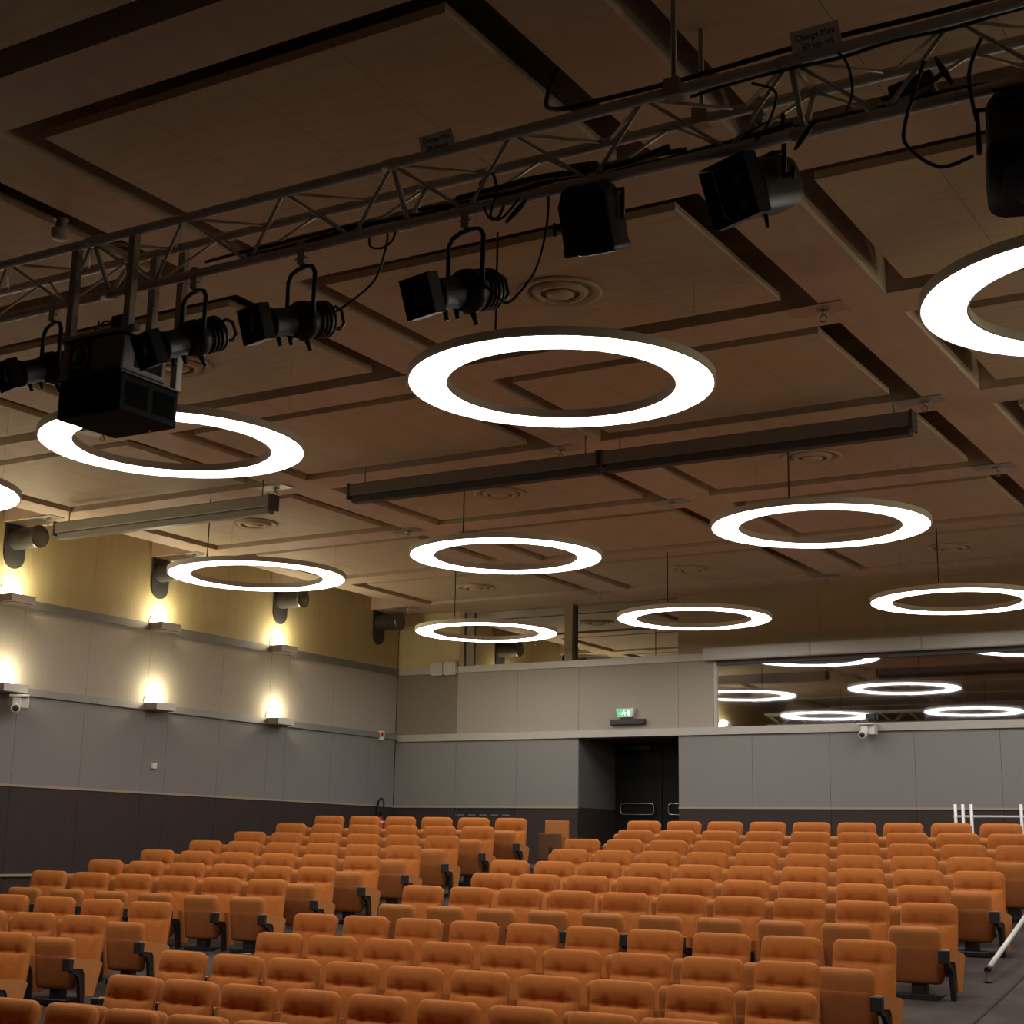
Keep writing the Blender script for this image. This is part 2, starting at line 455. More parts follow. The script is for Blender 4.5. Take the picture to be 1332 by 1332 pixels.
# control room window (lower right)
w2 = struct(empty('window_2', (-6.05, YB, 1.685)))
def w2p(name, x0, x1, y0, y1, z0, z1, mm):
    return MB().box(x0 + 6.05, x1 + 6.05, y0 - YB, y1 - YB, z0 - 1.685, z1 - 1.685).build(name, mm, w2)
w2p('jamb', W2[0] - .055, W2[0], YB - .005, YB + .22, 1.685, 2.60, 'rail')
w2p('jamb', W2[1], W2[1] + .055, YB - .005, YB + .22, 1.685, 2.60, 'rail')
w2p('lintel', W2[0], W2[1], YB - .02, YB + .22, 2.545, 2.60, 'screenlow')
w2p('pane', W2[0], W2[1], YB + .015, YB + .027, 1.685, 2.545, 'winglass')
hx = [-8.56, -6.99, -5.475, -3.96, -3.54]
for a, c in zip(hx, hx[1:]):
    h = w2p('header_segment', a + .006, c - .006, YB - .15, YB + .02, 2.605, 2.78, 'rail')
    MB().box(a + .006 + 6.05, c - .006 + 6.05, -.162, -.15, 2.77 - 1.685, 2.785 - 1.685).build('header_lip', 'strip', h)
    MB().box(a + .006 + 6.05, c - .006 + 6.05, -.162, -.15, 2.60 - 1.685, 2.615 - 1.685).build('header_lip', 'strip', h)
w2p('header_joint', hx[1] - .008, hx[1] + .008, YB - .158, YB - .14, 2.605, 2.78, 'strip')
w2p('header_joint', hx[2] - .008, hx[2] + .008, YB - .158, YB - .14, 2.605, 2.78, 'strip')
# dark rooms behind the glass
bk = MB()
bk.box(-12.9, -8.8, YB + 1.6, YB + 1.65, 2.6, ZTOP).box(-12.9, -8.8, YB + .26, YB + 1.6, 2.55, 2.6).box(-12.95, -12.9, YB + .26, YB + 1.6, 2.55, ZTOP).box(-8.8, -8.75, YB + .26, YB + 1.6, 2.55, ZTOP)
struct(bk.build('wall_gallery_room', 'roomdark'))
bk = MB()
bk.box(-8.7, -3.4, YB + 1.6, YB + 1.65, 1.6, 2.75).box(-8.7, -3.4, YB + .26, YB + 1.6, 1.6, 1.65).box(-8.7, -3.4, YB + .26, YB + 1.6, 2.70, 2.75).box(-8.75, -8.7, YB + .26, YB + 1.6, 1.6, 2.75).box(-3.4, -3.35, YB + .26, YB + 1.6, 1.6, 2.75)
struct(bk.build('wall_control_room', 'roomdark'))

# ------------------------------------------------------------------ ceiling
ceil = struct(MB().box(XL - .2, XR + .2, YF, YB + 1.7, ZTOP, ZTOP + .12).build('ceiling', 'slab'))
XBEAM = [2.01 + 2.40 * k for k in range(8)]            # near edges, each 0.40 wide
XBW = 0.40
YBEAM = [-12.98, -9.65, -6.30, -2.95, 0.40]            # centre lines
YBH = 0.225
for k, y in enumerate(XBEAM):
    y1 = y + XBW if k < 7 else YB - 0.0
    MB().box(XL, XR, y, y1, ZS, ZTOP).build('ceiling_beam', 'beam', ceil)
for k in range(7):
    y0, y1 = XBEAM[k] + XBW, XBEAM[k + 1]
    for c in YBEAM:
        x0, x1 = c - YBH, c + YBH
        if c < -12: x0 = -13.12
        MB().box(x0, x1, y0, y1, ZS, ZTOP).build('ceiling_beam', 'beam', ceil)
MB().box(XL, XR, YF, XBEAM[0], ZS + .05, ZS + .1).build('ceiling_board', 'ceilpanel', ceil)
board_mesh = {}
for k in range(7):
    y0, y1 = XBEAM[k] + XBW + .17, XBEAM[k + 1] - .17
    for i in range(4):
        x0, x1 = YBEAM[i] + YBH + .165, YBEAM[i + 1] - YBH - .215
        w = (x1 - x0) / 4
        for j in range(4):
            key = round(w, 3)
            if key not in board_mesh:
                bb = MB().box(0.0015, w - .0015, 0, y1 - y0, 0, .05)
                board_mesh[key] = bb.mesh('ceiling_board')
                board_mesh[key].materials.append(M['ceilpanel'])
            o = bpy.data.objects.new('ceiling_board', board_mesh[key])
            o.location = (x0 + j * w, y0, ZS + .012)
            C.objects.link(o)
            o.parent = ceil

# ------------------------------------------------------------------ anchor plates on the beam crossings
def plate_proto():
    r = empty('anchor_plate', (0, 0, 0))
    MB().box(-.19, .19, -.10, .10, -.008, 0).build('plate', 'steel', r)
    b = MB().tube([(0.03, 0, -.008), (0.03, 0, -.05)], .01, 6)
    b.tube([(-.02, 0, -.02), (.08, 0, -.02)], .008, 6)
    ringp = [(0.03 + .025 * math.sin(a), 0, -.075 + .025 * math.cos(a)) for a in [i * math.pi / 4 for i in range(9)]]
    b.tube(ringp, .006, 5, cap=False)
    b.build('eye_bolt', 'steel', r)
    return r
pl = plate_proto(); first = True
colname = {0: 'leftmost', 1: 'second', 2: 'third', 3: 'rightmost'}
for ky, y in enumerate(XBEAM[3:]):
    for kx, c in enumerate(YBEAM[:4]):
        p = project((c - .27, y + .06, ZS))
        if not p or not (-20 < p[0] < 1352 and -20 < p[1] < 1352): continue
        o = pl if first else copy_tree(pl); first = False
        o.location = (c - .26, y + .07, ZS)
        tag(o, f'steel anchor plate with eye bolt, {colname[kx]} beam line, {ORD[5 - ky]} cross beam from back wall', 'plate', 'anchor plates on the ceiling beams')

# ------------------------------------------------------------------ air diffusers
def vent_proto():
    r = empty('ceiling_diffuser', (0, 0, 0))
    MB().lathe([(0.235, 0.0), (0.25, -.004), (0.255, -.012), (0.235, -.02), (0.20, -.008), (0.185, .0), (0.235, 0.0)], 40).build('outer_ring', 'ceilpanel', r)
    MB().lathe([(0.17, -.002), (0.155, -.028), (0.13, -.034), (0.115, -.012), (0.13, -.002), (0.17, -.002)], 40).build('middle_ring', 'ceilpanel', r)
    MB().lathe([(0.001, -.040), (0.05, -.036), (0.085, -.028), (0.08, -.012), (0.001, -.012)], 32).build('core', 'ceilpanel', r)
    MB().lathe([(0.001, -.001), (0.20, -.001), (0.20, -.006), (0.001, -.006)], 32).build('throat', 'slab', r)
    return r
vp = vent_proto(); first = True
for kx, c in enumerate([-11.30, -7.98, -4.60]):
    for ky, y in enumerate([8.2, 13.0, 17.8]):
        p = project((c, y, ZS))
        if not (-30 < p[0] < 1362): continue
        o = vp if first else copy_tree(vp); first = False
        o.location = (c, y, ZS + .012)
        o.scale = (1.1, 1.1, 1.0)
        tag(o, f"round brown ceiling air diffuser in the {['left', 'middle', 'right'][kx]} column, {['nearest the truss', 'middle row', 'nearest the back wall'][ky]}", 'air vent', 'round air diffusers in the ceiling')

# ------------------------------------------------------------------ ring lights
RO, RI, RH = 0.965, 0.725, 0.055
def ring_proto():
    r = empty('ring_light', (0, 0, 0))
    MB().lathe([(RO, 0.0), (RO + .012, .004), (RO + .012, RH), (RI - .012, RH), (RI - .012, .004), (RI, 0.0), (RI, .004), (RO, .004)], 96, closed=True, smooth=False).build('housing', 'ringbody', r)
    MB().lathe([(RO - .004, .003), (RI + .004, .003)], 96, smooth=False).build('diffuser', 'ringlight', r)
    # hanging wires: the dark feed cable and two thin steel wires
    A0 = math.atan2(-.857 * .745 - .512 * .41, .515 * .745 - .8585 * .41)
    for k in range(3):
        a = A0 + k * 2 * math.pi / 3
        p = (0.85 * math.cos(a), 0.85 * math.sin(a))
        L = ZS + .012 - 2.86
        if k == 0:
            MB().tube([(p[0], p[1], RH), (p[0], p[1], RH + .04)], .014, 8).build('cable_gland', 'offwhite', r)
            MB().tube([(p[0], p[1], RH), (p[0], p[1], L)], .0065, 6).build('feed_cable', 'cable', r)
        else:
            MB().tube([(p[0], p[1], RH), (p[0], p[1], L)], .0012, 4).build('hanging_wire', 'steel', r)
    return r
rp = ring_proto(); first = True
RL = {(0, 0): 'cut by the left edge of the picture', (1, 0): 'partly hidden by the projector', (2, 0): 'largest in full view, in front of the truss spots', (3, 0): 'cut by the right edge of the picture',
      (0, 1): 'beside the left wall lamps, middle row', (1, 1): 'middle row, under the dark screen housing', (2, 1): 'middle row, right of centre',
      (0, 2): 'in the back left corner, before the gallery window', (1, 2): 'back row centre, over the exit door', (2, 2): 'back row right, over the control room window'}
for kx, x in enumerate([-10.87, -7.775, -4.475, -1.18]):
    for ky, y in enumerate([8.0, 12.8, 17.42]):
        if kx == 3 and ky > 0:
            lab = ['', 'white ring light of the right-hand column, middle row, outside the picture', 'white ring light of the right-hand column, back row, outside the picture'][ky]
        else:
            lab = 'glowing white ring light ' + RL[(kx, ky)]
        o = rp if first else copy_tree(rp); first = False
        o.location = (x, y if not (kx == 0 and ky == 1) else 12.62, 2.86)
        tag(o, lab, 'ring light', 'suspended ring lights')

# ------------------------------------------------------------------ wall lamps
def sconce_proto():
    r = empty('wall_lamp', (0, 0, 0))
    b = MB()
    b.bbox(0.0, .235, -.17, .17, -.085, -.004, .004, 1)
    b.build('shelf', 'sconce', r)
    MB().box(0.236, .242, -.172, .172, -.087, .002).build('front_plate', 'white', r)
    MB().box(0.01, .235, -.178, -.1705, -.087, .002).build('end_plate', 'sconceshade', r)
    MB().box(0.02, .22, -.15, .15, -.097, -.0855).build('underside', 'sconceshade', r)
    n = 20
    poly = [(.17 * math.cos(math.pi * i / n), .19 * math.sin(math.pi * i / n)) for i in range(n + 1)]
    MB().prism(poly, 0.003, .012, lambda a, c, h: (h, a, c)).build('reflector', 'white', r)
    bb = MB()
    prof = [(0.001, .165), (.06, .155), (.11, .12), (.135, .07), (.14, .0), (.001, 0.0)]
    vs, fs = [], []
    nn = 14
    for (rr, z) in prof:
        for k in range(nn + 1):
            q = math.pi * k / nn - math.pi / 2
            vs.append((0.012 + rr * math.cos(q) * .5, rr * math.sin(q), z))
    for i in range(len(prof) - 1):
        for k in range(nn):
            fs.append((i * (nn + 1) + k, i * (nn + 1) + k + 1, (i + 1) * (nn + 1) + k + 1, (i + 1) * (nn + 1) + k))
    bb.add(vs, fs, True)
    bb.build('glass_shade', 'bulb', r)
    ld = bpy.data.lights.new('wall_lamp_light', 'POINT')
    ld.energy = SCONCE_W
    ld.color = (1.0, 0.87, 0.58)
    ld.shadow_soft_size = 0.06
    lo = bpy.data.objects.new('bulb_light', ld)
    C.objects.link(lo)
    lo.parent = r
    lo.location = (0.19, 0, 0.13)
    return r
sp = sconce_proto(); first = True
WHERE = ['at the left picture edge', 'middle one', 'nearest the back corner']
spots = [(XL, y, z, kz, f"glowing shelf wall lamp on the {['upper', 'lower'][kz]} left rail, {WHERE[ky]}") for kz, z in enumerate([2.725, 1.705]) for ky, y in enumerate([11.80, 14.22, 16.60])]
# the same lamps go on along both walls beyond the picture
spots += [(XL, y, z, kz, f"glowing shelf wall lamp on the {['upper', 'lower'][kz]} left rail, {w} outside the picture") for kz, z in enumerate([2.725, 1.705]) for y, w in ((9.40, 'first'), (7.0, 'second'))]
spots += [(XR - .03, y, z, kz, f"glowing shelf wall lamp on the {['upper', 'lower'][kz]} right-hand rail, {ORD[ky + 1]} from the back, outside the picture") for kz, z in enumerate([2.725, 1.705]) for ky, y in enumerate([16.60, 14.22, 11.80, 9.40])]
for (x, y, z, kz, lab) in spots:
        o = sp if first else copy_tree(sp); first = False
        o.location = (x, y, z)
        if x > 0: o.rotation_euler = (0, 0, math.pi)
        tag(o, lab, 'wall lamp', 'wall lamps along the side walls')

# ------------------------------------------------------------------ duct stubs on the left wall
def duct_proto():
    r = empty('air_duct', (0, 0, 0))
    n = 14
    w = .15
    poly = [(-w, 0.52), (-w, w)] + [(-w * math.cos(math.pi * i / n), w - w * math.sin(math.pi * i / n)) for i in range(1, n)] + [(w, w), (w, 0.52)]
    MB().prism(poly, 0.002, .02, lambda a, c, h: (h, a, c)).build('wall_plate', 'duct', r)
    mt = Matrix.Translation((0.02, 0, .345)) @ Matrix.Rotation(math.pi / 2, 4, 'Y')
    MB().lathe([(.125, 0), (.125, .36), (.135, .365), (.135, .40), (.125, .405)], 28, mt).build('pipe', 'ductpipe', r)
    MB().lathe([(.124, .40), (.105, .385), (.001, .385)], 28, mt).build('grille', 'ductpipe', r)
    return r
dp = duct_proto(); first = True
for ky, y in enumerate([11.80, 14.19, 16.62, 19.02]):
    o = dp if first else copy_tree(dp); first = False
    o.location = (XL, y, 3.05)
    tag(o, 'short grey air duct on the left wall, ' + ['above the leftmost wall lamps', 'above the middle wall lamps', 'behind the left ring light', 'in the back corner'][ky], 'air duct', 'duct stubs on the left wall')

# ------------------------------------------------------------------ screen housings under the ceiling
def screen(x0, x1, mm, mlow, label):
    r = empty('projection_screen', ((x0 + x1) / 2, 11.40, 3.25))
    h = (x1 - x0) / 2
    MB().bbox(-h, h, -.07, .07, .03, .15, .012, 2).build('housing', mm, r)
    MB().bbox(-h + .03, h - .02, -.05, .05, -.035, .03, .006, 1).build('valance', mlow, r)
    for s in (-1, 1):
        MB().box(s * h - .012, s * h + .012, -.075, .075, -.0, .16).build('end_cap', 'screenlow', r)
        MB().tube([(s * (h - .15), 0, .15), (s * (h - .15), 0, ZS - 3.25)], .008, 6).build('hanger', 'steel', r)
    tag(r, label, 'projection screen', 'rolled-up projection screens')
screen(-12.70, -9.66, 'screengrey', 'screengrey', 'rolled-up projection screen in grey housing beside the left wall')
screen(-8.68, -5.97, 'screen', 'screenlow', 'rolled-up projection screen in dark housing, middle one of three')
screen(-5.93, -3.20, 'screen', 'screenlow', 'rolled-up projection screen in dark housing, rightmost of three')

# ------------------------------------------------------------------ truss
TY, TZ, TS, TH = 5.515, 3.15, 0.29, 0.25
tr = empty('lighting_truss', (-5.0, TY, TZ - TH))
tag(tr, 'long triangular aluminium lighting truss hung across the top of the hall', 'truss')
def T(x, k):   # chord points relative to root: 0 near top, 1 far top, 2 bottom
    return (x + 5.0, [-TS / 2, TS / 2, 0][k], [TH, TH, 0][k])
tx0, tx1 = -13.2, 1.5
cuts = [-13.2, -11.1, -9.1, -7.1, -5.9, -3.93, -1.95, 0.0, 1.5]
for k in range(3):
    MB().tube([T(tx0, k), T(tx1, k)], .0245, 12).build('chord', 'alu', tr)
x = -1.95 - .66 * 17
while x < 1.4:
    for k in (0, 1):
        for a, c in ((x, x + .33), (x + .66, x + .33)):
            if tx0 < a < tx1 and tx0 < c < tx1:
                MB().tube([T(a, k), T(c, 2)], .0095 if k == 0 else .0085, 8).build('brace', 'alu' if (k == 0) else 'alubright', tr)
    if tx0 < x < tx1:
        MB().tube([T(x, 0), T(x + .33, 1)], .0085, 8).build('brace', 'alubright', tr)
        MB().tube([T(x + .33, 1), T(x + .66, 0)], .0085, 8).build('brace', 'alu', tr)
    x += .66
for c in cuts[1:-1]:
    b = MB()
    for k in range(3):
        p = T(c, k)
        b.tube([(p[0] - .05, p[1], p[2]), (p[0] + .05, p[1], p[2])], .029, 12)
    b.tube([T(c, 0), T(c, 2)], .014, 8).tube([T(c, 1), T(c, 2)], .014, 8).tube([T(c, 0), T(c, 1)], .014, 8)
    b.build('coupling', 'alu', tr)
for c in (-9.3, -2.47, 0.6):
    for k in (0, 1):
        p = T(c, k)
        b = MB()
        b.box(p[0] - .035, p[0] + .035, p[1] - .035, p[1] + .035, p[2] - .03, p[2] + .05)
        b.tube([(p[0], p[1], p[2] + .05), (p[0], p[1], ZS - (TZ - TH) + .2)], .012, 6)
        b.build('hanger', 'postmetal', tr)

def text_mesh(body, size, name):
    cu = bpy.data.curves.new(name, 'FONT')
    cu.body = body
    cu.size = size
    cu.align_x = 'CENTER'; cu.align_y = 'CENTER'
    cu.space_line = 1.15
    cu.extrude = 0.0006
    ob = bpy.data.objects.new(name + '_tmp', cu)
    C.objects.link(ob)
    dg = bpy.context.evaluated_depsgraph_get()
    me = bpy.data.meshes.new_from_object(ob.evaluated_get(dg))
    bpy.data.objects.remove(ob, do_unlink=True)
    bpy.data.curves.remove(cu)
    return me
def sign(xc, zc, w, h, txt, label, tiltdeg):
    r = empty('load_sign', (xc, TY - TS / 2 - .032, zc))
    r.rotation_euler = (math.radians(22), math.radians(tiltdeg), 0)
    MB().box(-w / 2, w / 2, 0, .004, -h / 2, h / 2).build('board', 'paper', r)
    me = text_mesh(txt, w * .165, 'lettering')
    me.materials.append(M['ink'])
    o = bpy.data.objects.new('lettering', me)
    C.objects.link(o)
    o.parent = r
    o.location = (0, -.001, 0)
    o.rotation_euler = (math.pi / 2, 0, 0)
    tag(r, label, 'sign', 'load limit signs on the truss')
sign(-1.83, 3.20, .205, .105, 'Charge Max\n: 30 kgs ml.', 'cream load limit placard on the truss, nearer the right edge', -1.0)
sign(-3.66, 3.185, .185, .088, 'Charge Max\n30 kgs ml', 'dim load limit placard on the truss, left of centre', -1.0)

# ------------------------------------------------------------------ spotlights on the truss
def frame_matrix(aim, up=(0, 0, 1)):
    z = Vector(aim).normalized()
    x = Vector(up).cross(z).normalized()
    y = z.cross(x)
    mm = Matrix.Identity(4)
    for i in range(3):
        mm[i][0], mm[i][1], mm[i][2] = x[i], y[i], z[i]
    return mm
def clamp(r, top):
    b = MB()
    b.tube([(0, -.022, top), (0, .022, top)], .034, 12)
    b.bbox(-.022, .022, -.02, .02, top - .085, top - .02, .004, 1)
    b.tube([(-.045, 0, top - .05), (.03, 0, top - .05)], .007, 6)
    b.tube([(0, 0, top - .10), (0, 0, top - .08)], .014, 8)
    b.build('clamp', 'steel', r)
def profile_spot(xc, aim, drop, label, s=1.0):
    """ellipsoidal profile spot under the bottom chord; body centre `drop` below the chord"""
    r = empty('profile_spotlight', (xc, TY, TZ - TH))
    clamp(r, 0.0)
    mm = Matrix.Translation((0, 0, -drop)) @ frame_matrix(aim)
    side = (mm.to_3x3() @ Vector((1, 0, 0)))
    # yoke: an arch of flat bar
    w = .108 * s
    pts = [side * w + V(0, 0, -drop), side * w + V(0, 0, -drop + .12 * s), side * w + V(0, 0, -.15), side * (w * .8) + V(0, 0, -.115), side * (w * .3) + V(0, 0, -.10),
           side * (-w * .3) + V(0, 0, -.10), side * (-w * .8) + V(0, 0, -.115), side * -w + V(0, 0, -.15), side * -w + V(0, 0, -drop + .12 * s), side * -w + V(0, 0, -drop)]
    MB().tube(pts, .012, 6).build('yoke', 'lampblack', r)
    for sg in (-1, 1):
        a = side * (sg * w) + V(0, 0, -drop)
        MB().tube([a, a + side * (sg * .035)], .018, 8).build('tilt_knob', 'lampblack', r)
    L = lambda prof, n=20: MB().lathe([(a * s, c * s) for a, c in prof], n, mm)
    body = L([(.001, -.20), (.055, -.20), (.075, -.185), (.085, -.13), (.088, -.06), (.10, -.04), (.10, .0), (.085, .012), (.08, .05), (.001, .05)]).build('lamp_housing', 'lampblack', r)
    fins = MB()
    for zz in (-.165, -.14, -.115, -.09):
        fins.lathe([(.086 * s, zz * s), (.096 * s, zz * s), (.096 * s, (zz + .008) * s), (.086 * s, (zz + .008) * s)], 20, mm, closed=True)
    fins.build('cooling_fins', 'lampblack', body)
    L([(.001, .03), (.072, .03), (.072, .18), (.079, .185), (.079, .20), (.072, .205), (.072, .235), (.001, .235)]).build('lens_tube', 'lampblack', r)
    L([(.001, .272), (.062, .272), (.062, .276), (.04, .283), (.001, .286)]).build('lens', 'lens', r)
    q = .088 * s
    fr = MB()
    z0, z1 = .235 * s, .30 * s
    for sx, sy in ((1, 0), (-1, 0), (0, 1), (0, -1)):
        if sx:
            pv = [(sx * q, -q, z0), (sx * q, q, z0), (sx * q, q, z1), (sx * q, -q, z1)]
            pv2 = [(sx * (q - .006), a, c) for _, a, c in pv]
        else:
            pv = [(-q, sy * q, z0), (q, sy * q, z0), (q, sy * q, z1), (-q, sy * q, z1)]
            pv2 = [(a, sy * (q - .006), c) for a, _, c in pv]
        fr.add([mm @ Vector(p) for p in pv + pv2], [(0, 1, 2, 3), (7, 6, 5, 4), (0, 4, 5, 1), (1, 5, 6, 2), (2, 6, 7, 3), (3, 7, 4, 0)])
    q2 = q - .004
    fr.add([mm @ Vector(p) for p in [(-q2, -q2, z0 + .022), (q2, -q2, z0 + .022), (q2, q2, z0 + .022), (-q2, q2, z0 + .022), (-q2, -q2, z0 + .03), (q2, -q2, z0 + .03), (q2, q2, z0 + .03), (-q2, q2, z0 + .03)]],
           [(3, 2, 1, 0), (4, 5, 6, 7), (0, 1, 5, 4), (1, 2, 6, 5), (2, 3, 7, 6), (3, 0, 4, 7)])
    fr.build('colour_frame', 'lampblack', r)
    hd = [(-.0, .05, -.20), (0, .06, -.25), (0, .04, -.285), (0, -.03, -.285), (0, -.055, -.25), (0, -.045, -.20)]
    MB().tube([mm @ (Vector(p) * s) for p in hd], .010, 6).build('rear_handle', 'lampblack', r)
    for zz in (.08, .15):
        MB().tube([mm @ (Vector((0, -.07, zz)) * s), mm @ (Vector((0, -.115, zz)) * s)], .012 * s, 8).build('focus_knob', 'lampblack', r)
    MB().tube([mm @ (Vector((0, -.085, -.02)) * s), mm @ (Vector((0, -.15, -.03)) * s)], .014 * s, 8).build('lock_knob', 'lampblack', r)
    tag(r, label, 'spotlight', 'profile spotlights on the truss')
    return r
profile_spot(-6.33, (-.22, -.85, -.36), .36, 'black profile spotlight at the far left, behind the projector', .92)
profile_spot(-5.28, (-.22, -.85, -.42), .36, 'black profile spotlight just right of the projector', 1.0)
profile_spot(-4.57, (-.22, -.88, -.30), .38, 'black profile spotlight, third from the left, cable looping to it', 1.0)
profile_spot(-3.60, (-.20, -.90, -.34), .40, 'black profile spotlight in the middle, over the largest ring light', 1.05)

def fresnel(xc, yc, ztop_, aim, drop, label, s=1.0, doors=True, yokeup=.1, boxy=.55):
    r = empty('fresnel_spotlight', (xc, yc, ztop_))
    clamp(r, 0.0)
    mm = Matrix.Translation((0, 0, -drop)) @ frame_matrix(aim)
    side = mm.to_3x3() @ Vector((1, 0, 0))
    w = .15 * s
    pts = [side * w + V(0, 0, -drop), side * w + V(0, 0, -yokeup), side * -w + V(0, 0, -yokeup), side * -w + V(0, 0, -drop)]
    MB().tube(pts, .012, 6).build('yoke', 'lampblack', r)
    kn = MB()
    a = side * w + V(0, 0, -drop)
    kn.tube([a, a + side * .05], .012, 8).tube([a + side * .05 + V(0, 0, -.03), a + side * .05 + V(0, 0, .03)], .009, 6)
    kn.build('tilt_knob', 'lampblack', r)
    # body: rounded-top box tapering to the rear
    h = .13 * s
    secs = [(-.19, .55, .6), (-.17, .80, .85), (-.10, 1, 1), (.10, 1, 1), (.11, 1.05, 1.05), (.14, 1.05, 1.05)]
    n = 20
    vs, fs = [], []
    for (z, kx, ky) in secs:
        for i in range(n):
            q = 2 * math.pi * i / n
            ex = lambda t: math.copysign(abs(t) ** boxy, t)
            vs.append(mm @ Vector((h * kx * ex(math.cos(q)), h * ky * ex(math.sin(q)), z * s)))
    for i in range(len(secs) - 1):
        for j in range(n):
            fs.append((i * n + j, i * n + (j + 1) % n, (i + 1) * n + (j + 1) % n, (i + 1) * n + j))
    fs.append(tuple(range(n)))
    fs.append(tuple((len(secs) - 1) * n + j for j in range(n)))
    body = MB().add(vs, fs, True).build('lamp_housing', 'lampblack', r)
    rb = MB()
    for zz in (-.12, -.08, -.04):
        rb.add([mm @ Vector(p) for p in [(-h * .8, h * 1.0, zz * s), (h * .8, h * 1.0, zz * s), (h * .8, h * 1.06, zz * s), (-h * .8, h * 1.06, zz * s), (-h * .8, h * 1.0, zz * s + .012), (h * .8, h * 1.0, zz * s + .012), (h * .8, h * 1.06, zz * s + .012), (-h * .8, h * 1.06, zz * s + .012)]],
               [(0, 1, 2, 3), (4, 7, 6, 5), (0, 4, 5, 1), (1, 5, 6, 2), (2, 6, 7, 3), (3, 7, 4, 0)])
    rb.build('cooling_ribs', 'lampblack', body)
    MB().lathe([(.001, .15 * s), (.09 * s, .146 * s), (.098 * s, .141 * s), (.098 * s, .14 * s), (.001, .14 * s)], 24, mm).build('lens', 'lens', r)
    if doors:
        q = h * 1.05
        z0, z1 = .132 * s, .139 * s
        MB().add([mm @ Vector(p) for p in [(-q, -q, z0), (q, -q, z0), (q, q, z0), (-q, q, z0), (-q, -q, z1), (q, -q, z1), (q, q, z1), (-q, q, z1)]],
                 [(3, 2, 1, 0), (4, 5, 6, 7), (0, 1, 5, 4), (1, 2, 6, 5), (2, 3, 7, 6), (3, 0, 4, 7)]).build('colour_frame', 'lampblack', r)
        for sx, sy in ((1, 0), (-1, 0), (0, 1), (0, -1)):
            out = .004 * s
            if sx:
                pv = [(sx * q, -q, .14 * s), (sx * q, q, .14 * s), (sx * (q + out), q * 1.0, .225 * s), (sx * (q + out), -q * 1.0, .225 * s)]
                nn = Vector((sx * .004, 0, 0))
            else:
                pv = [(-q, sy * q, .14 * s), (q, sy * q, .14 * s), (q * 1.0, sy * (q + out), .225 * s), (-q * 1.0, sy * (q + out), .225 * s)]
                nn = Vector((0, sy * .004, 0))
            pp = [Vector(p) for p in pv] + [Vector(p) + nn for p in pv]
            MB().add([mm @ p for p in pp], [(0, 1, 2, 3), (7, 6, 5, 4), (0, 4, 5, 1), (1, 5, 6, 2), (2, 6, 7, 3), (3, 7, 4, 0)]).build('barn_door', 'lampblack', r)
    eye = [mm @ (Vector((.0, -.13, .02)) * s), mm @ (Vector((0, -.19, .03)) * s)]
    MB().tube(eye, .010, 6).build('focus_handle', 'lampblack', r)
    tag(r, label, 'spotlight', 'fresnel spotlights on the truss')
fresnel(-2.93, TY, TZ - TH, (-.04, .42, -.9), .20, 'black box-shaped floodlight pointing straight down, right of centre', .92, doors=False, yokeup=.06, boxy=.22)
fresnel(-2.20, TY + .145, TZ, (-.36, -.85, -.36), .38, 'black fresnel spotlight with barn doors pointing left, below the truss', .92)
fresnel(-1.05, TY, TZ - TH, (.10, -.45, -.90), .28, 'large black fresnel spotlight cut by the right picture edge', 1.3, doors=False, boxy=.4)

# ------------------------------------------------------------------ cables
def cable(pts, r, label, group='black cables on the truss'):
    # smooth the points with Catmull-Rom
    P = [Vector(p) for p in pts]
    out = []
    for i in range(len(P) - 1):
        p0, p1, p2, p3 = P[max(i - 1, 0)], P[i], P[i + 1], P[min(i + 2, len(P) - 1)]
        for k in range(5):
            t = k / 5
            out.append(0.5 * ((2 * p1) + (-p0 + p2) * t + (2 * p0 - 5 * p1 + 4 * p2 - p3) * t * t + (-p0 + 3 * p1 - 3 * p2 + p3) * t ** 3))
    out.append(P[-1])
    o = MB().tube(out, r, 6).build('cable', 'cable')
    recentre(o)
    tag(o, label, 'cable', group)
    return o
ZC = TZ - TH
def bundle(x0, x1, y, z, r, amp, label):
    n = max(4, int(abs(x1 - x0) / .22))
    pts = [(x0 + (x1 - x0) * i / n, y + random.uniform(-amp, amp) * .5, z + random.uniform(-amp, amp) * .5) for i in range(n + 1)]
    cable(pts, r, label)
bundle(-4.95, -2.0, TY + .03, ZC + .055, .014, .028, 'thick black cable lying along the bottom chord of the truss')
bundle(-3.9, -2.5, TY + .05, ZC + .08, .012, .035, 'black cable bundled on the bottom chord behind the middle spotlight')
cable([(-3.28, 5.80, ZS + .12), (-3.24, 5.62, 3.42), (-3.05, TY - .14, 3.215), (-2.8, TY - .145, 3.20), (-2.4, TY - .14, 3.198), (-1.9, TY - .15, 3.205), (-1.3, TY - .14, 3.20), (-.6, TY - .145, 3.202), (.4, TY - .145, 3.2)], .012, 'black cable from the ceiling gap along the near top chord, right half')
bundle(-3.65, -2.55, TY - .02, ZC + .06, .015, .03, 'thickest black cable on the bottom chord beside the floodlight')
bundle(-4.55, -3.55, TY + .02, ZC + .06, .010, .03, 'black cable along the bottom chord between the third and fourth spotlights')
bundle(-5.2, -4.3, TY - .02, ZC + .045, .009, .02, 'black cable along the bottom chord right of the projector')
bundle(-2.4, 0.9, TY - .135, TZ - .03, .008, .02, 'thin black cable strapped under the near top chord')
bundle(-2.0, -.9, TY + .04, ZC + .05, .011, .03, 'black cable on the bottom chord beside the right fresnel')
cable([(-4.05, TY, ZC - .02), (-4.06, TY, ZC - .10), (-4.12, TY, ZC - .25), (-4.25, TY - .05, ZC - .37), (-4.36, TY - .02, ZC - .385)], .006, 'thin cable hanging down to the third profile spotlight')
